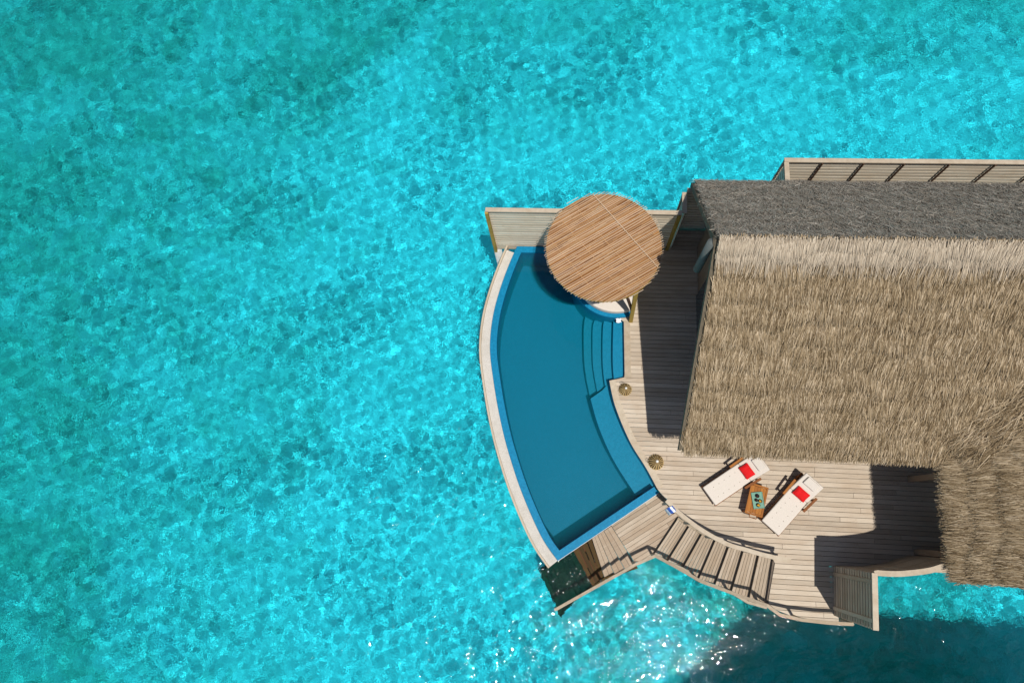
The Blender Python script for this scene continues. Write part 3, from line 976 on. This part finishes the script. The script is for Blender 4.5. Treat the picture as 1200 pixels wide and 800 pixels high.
# ------------------------------------------------------------------ side table with tray
TA, TB = (5.89, 1.284), (5.67, 0.414)
ta = math.atan2(TB[1] - TA[1], TB[0] - TA[0])
tb = thing('side_table', 'orange brown teak side table between the two loungers', 'side table', ((TA[0] + TB[0]) / 2, (TA[1] + TB[1]) / 2, .002), ta)
tm = MB()
for k in range(5):
    tm.box((0, -.17 + k * .085, .432), (.80, .08, .024))
tm.build('tabletop', 'teak', tb)
fr_ = MB()
for s in (-1, 1):
    fr_.box((0, s * .235, .435), (.92, .05, .05)).box((s * .435, 0, .4345), (.05, .42, .049))
fr_.build('table_frame', 'teak', tb)
for x in (-.40, .40):
    for y in (-.22, .22):
        MB().box((x, y, .205), (.05, .05, .41)).build('leg', 'teak_red', tb)
MB().tube([(.46, -.12, .43), (.54, -.1, .43), (.54, .1, .43), (.46, .12, .43)], .014, 8).build('handle', 'teak_red', tb)
tc = (5.805, 0.844)
ty = thing('tray', 'turquoise serving tray with snacks on the teak side table', 'tray', (tc[0], tc[1], .465), ta + rad(22))
MB().box((0, 0, .006), (.46, .31, .012)).build('base', 'tray', ty)
e = MB()
for s in (-1, 1):
    e.box((0, s * .16, .018), (.48, .012, .036)).box((s * .235, 0, .018), (.012, .308, .0355))
e.build('edge', 'tray', ty)
def on_tray(x, y):
    a = ta + rad(22)
    return (tc[0] + x * math.cos(a) - y * math.sin(a), tc[1] + x * math.sin(a) + y * math.cos(a), .479)
def bowl(p, label, food, r=.06):
    t = thing('snack_bowl', label, 'bowl', p, 0, 'snack bowls on the tray')
    MB().lathe([(0, 0), (r * .6, .001), (r, .04), (r * .93, .04), (r * .55, .012), (0, .01)], 20).build('bowl', 'darkcup', t, True)
    m = MB()
    for k in range(9):
        a, q = random.uniform(0, 6.28), random.uniform(0, r * .6)
        x, y = q * math.cos(a), q * math.sin(a)
        m.lathe([(0, -.016), (.015, -.008), (.018, .004), (.01, .015), (0, .018)], 8, (x, y, .034 + random.uniform(-.005, .01)))
    m.build('food', food, t, True)
bowl(on_tray(-.13, .0), 'dark bowl of brown snacks at the villa end of the tray', 'dark_food', .062)
bowl(on_tray(-.01, -.05), 'dark bowl in the middle of the tray with brown snacks', 'dark_food', .05)
bowl(on_tray(.03, .06), 'bowl of yellow fruit in the middle of the tray', 'fruit', .055)
bowl(on_tray(.14, -.02), 'bowl of yellow fruit at the stairs end of the tray', 'fruit', .06)

# ------------------------------------------------------------------ lanterns
def make_lantern():
    t = thing('rattan_lantern', '', 'lantern', group='woven rattan lanterns on the deck')
    prof = [(.235, .02), (.215, .12), (.155, .22), (.07, .30), (.035, .325)]
    MB().lathe([(r * .93, z - .004) for r, z in prof], 28).build('liner', 'dark_rattan', t, True)
    sh = MB()
    for k in range(18):
        a = 2 * math.pi * k / 18
        vs, fs = [], []
        for i, (r, z) in enumerate(prof):
            hw = .5 * math.pi * r / 18
            for s_ in (-1, 1):
                for q in (0, .008):
                    vs.append(((r + q) * math.cos(a) - s_ * hw * math.sin(a), (r + q) * math.sin(a) + s_ * hw * math.cos(a), z + q))
        for i in range(len(prof) - 1):
            o = 4 * i
            fs += [(o + 1, o + 3, o + 7, o + 5), (o, o + 1, o + 5, o + 4), (o + 2, o + 3, o + 7, o + 6)]
        sh.add(vs, fs)
    sh.build('shade', 'rattan', t)
    MB().lathe([(.24, 0), (.245, .012), (.24, .03), (.225, .03), (.22, 0)], 28).build('base_ring', 'rattan', t, True)
    MB().lathe([(.04, .32), (.045, .345), (.03, .37), (0, .378)], 16).build('finial', 'metal', t, True)
    MB().tube([(-.04 + .0, .22, .12), (-.06, .27, .18), (.0, .29, .2), (.06, .27, .18), (.04, .22, .12)], .008, 6).build('handle', 'dark_rattan', t)
    return t
ln = make_lantern()
for i, (p, sc, lab) in enumerate((((1.87, 4.149), .85, 'smaller rattan lantern on the pool coping corner by the pool steps'),
                                  ((2.844, 1.88), 1.0, 'larger rattan lantern by the pool edge between bench and loungers'))):
    o = ln if i == 0 else copy_tree(ln)
    o.location = (*p, .024 if i == 0 else .004)
    o.scale = (sc, sc, sc)
    o.rotation_euler = (0, 0, .5 + i)
    o['label'] = lab

# ------------------------------------------------------------------ towels
def cloth(name, c, size, drop, rz, mat, label):
    m = MB()
    nx, ny = 14, 10
    for i in range(nx):
        for j in range(ny):
            u, v = -1 + 2 * i / (nx - 1), -1 + 2 * j / (ny - 1)
            x, y = u * size[0] / 2, v * size[1] / 2
            z = -drop * max(0, abs(v) - .25) ** 1.3 + .012 * math.sin(5 * u + 2 * v) + .008 * math.sin(9 * v + 3 * u)
            m.v.append((x + .015 * math.sin(4 * v), y * (1 - .35 * min(1, drop * 2) * abs(v)), z))
    for i in range(nx - 1):
        for j in range(ny - 1):
            q = i * ny + j
            m.f.append((q, q + ny, q + ny + 1, q + 1)); m.r.append(random.random())
    o = m.build(name, mat, None, True)
    s_ = o.modifiers.new('thick', 'SOLIDIFY'); s_.thickness = .012; s_.offset = 1
    o.location = c
    o.rotation_euler = (0, 0, rz)
    return tag(o, label, 'towel')
tp = (3.197, 0.444)
cloth('towel', (tp[0], tp[1], 1.02), (.2, .42), .6, rad(-50), 'towel', 'blue and white towel draped over the curved deck railing')
tp = (1.627, 6.464)
cloth('towel', (tp[0], tp[1], .06), (.16, .15), .0, rad(10), 'white_cloth', 'small white cloth lying on the pool rim beside the daybed')
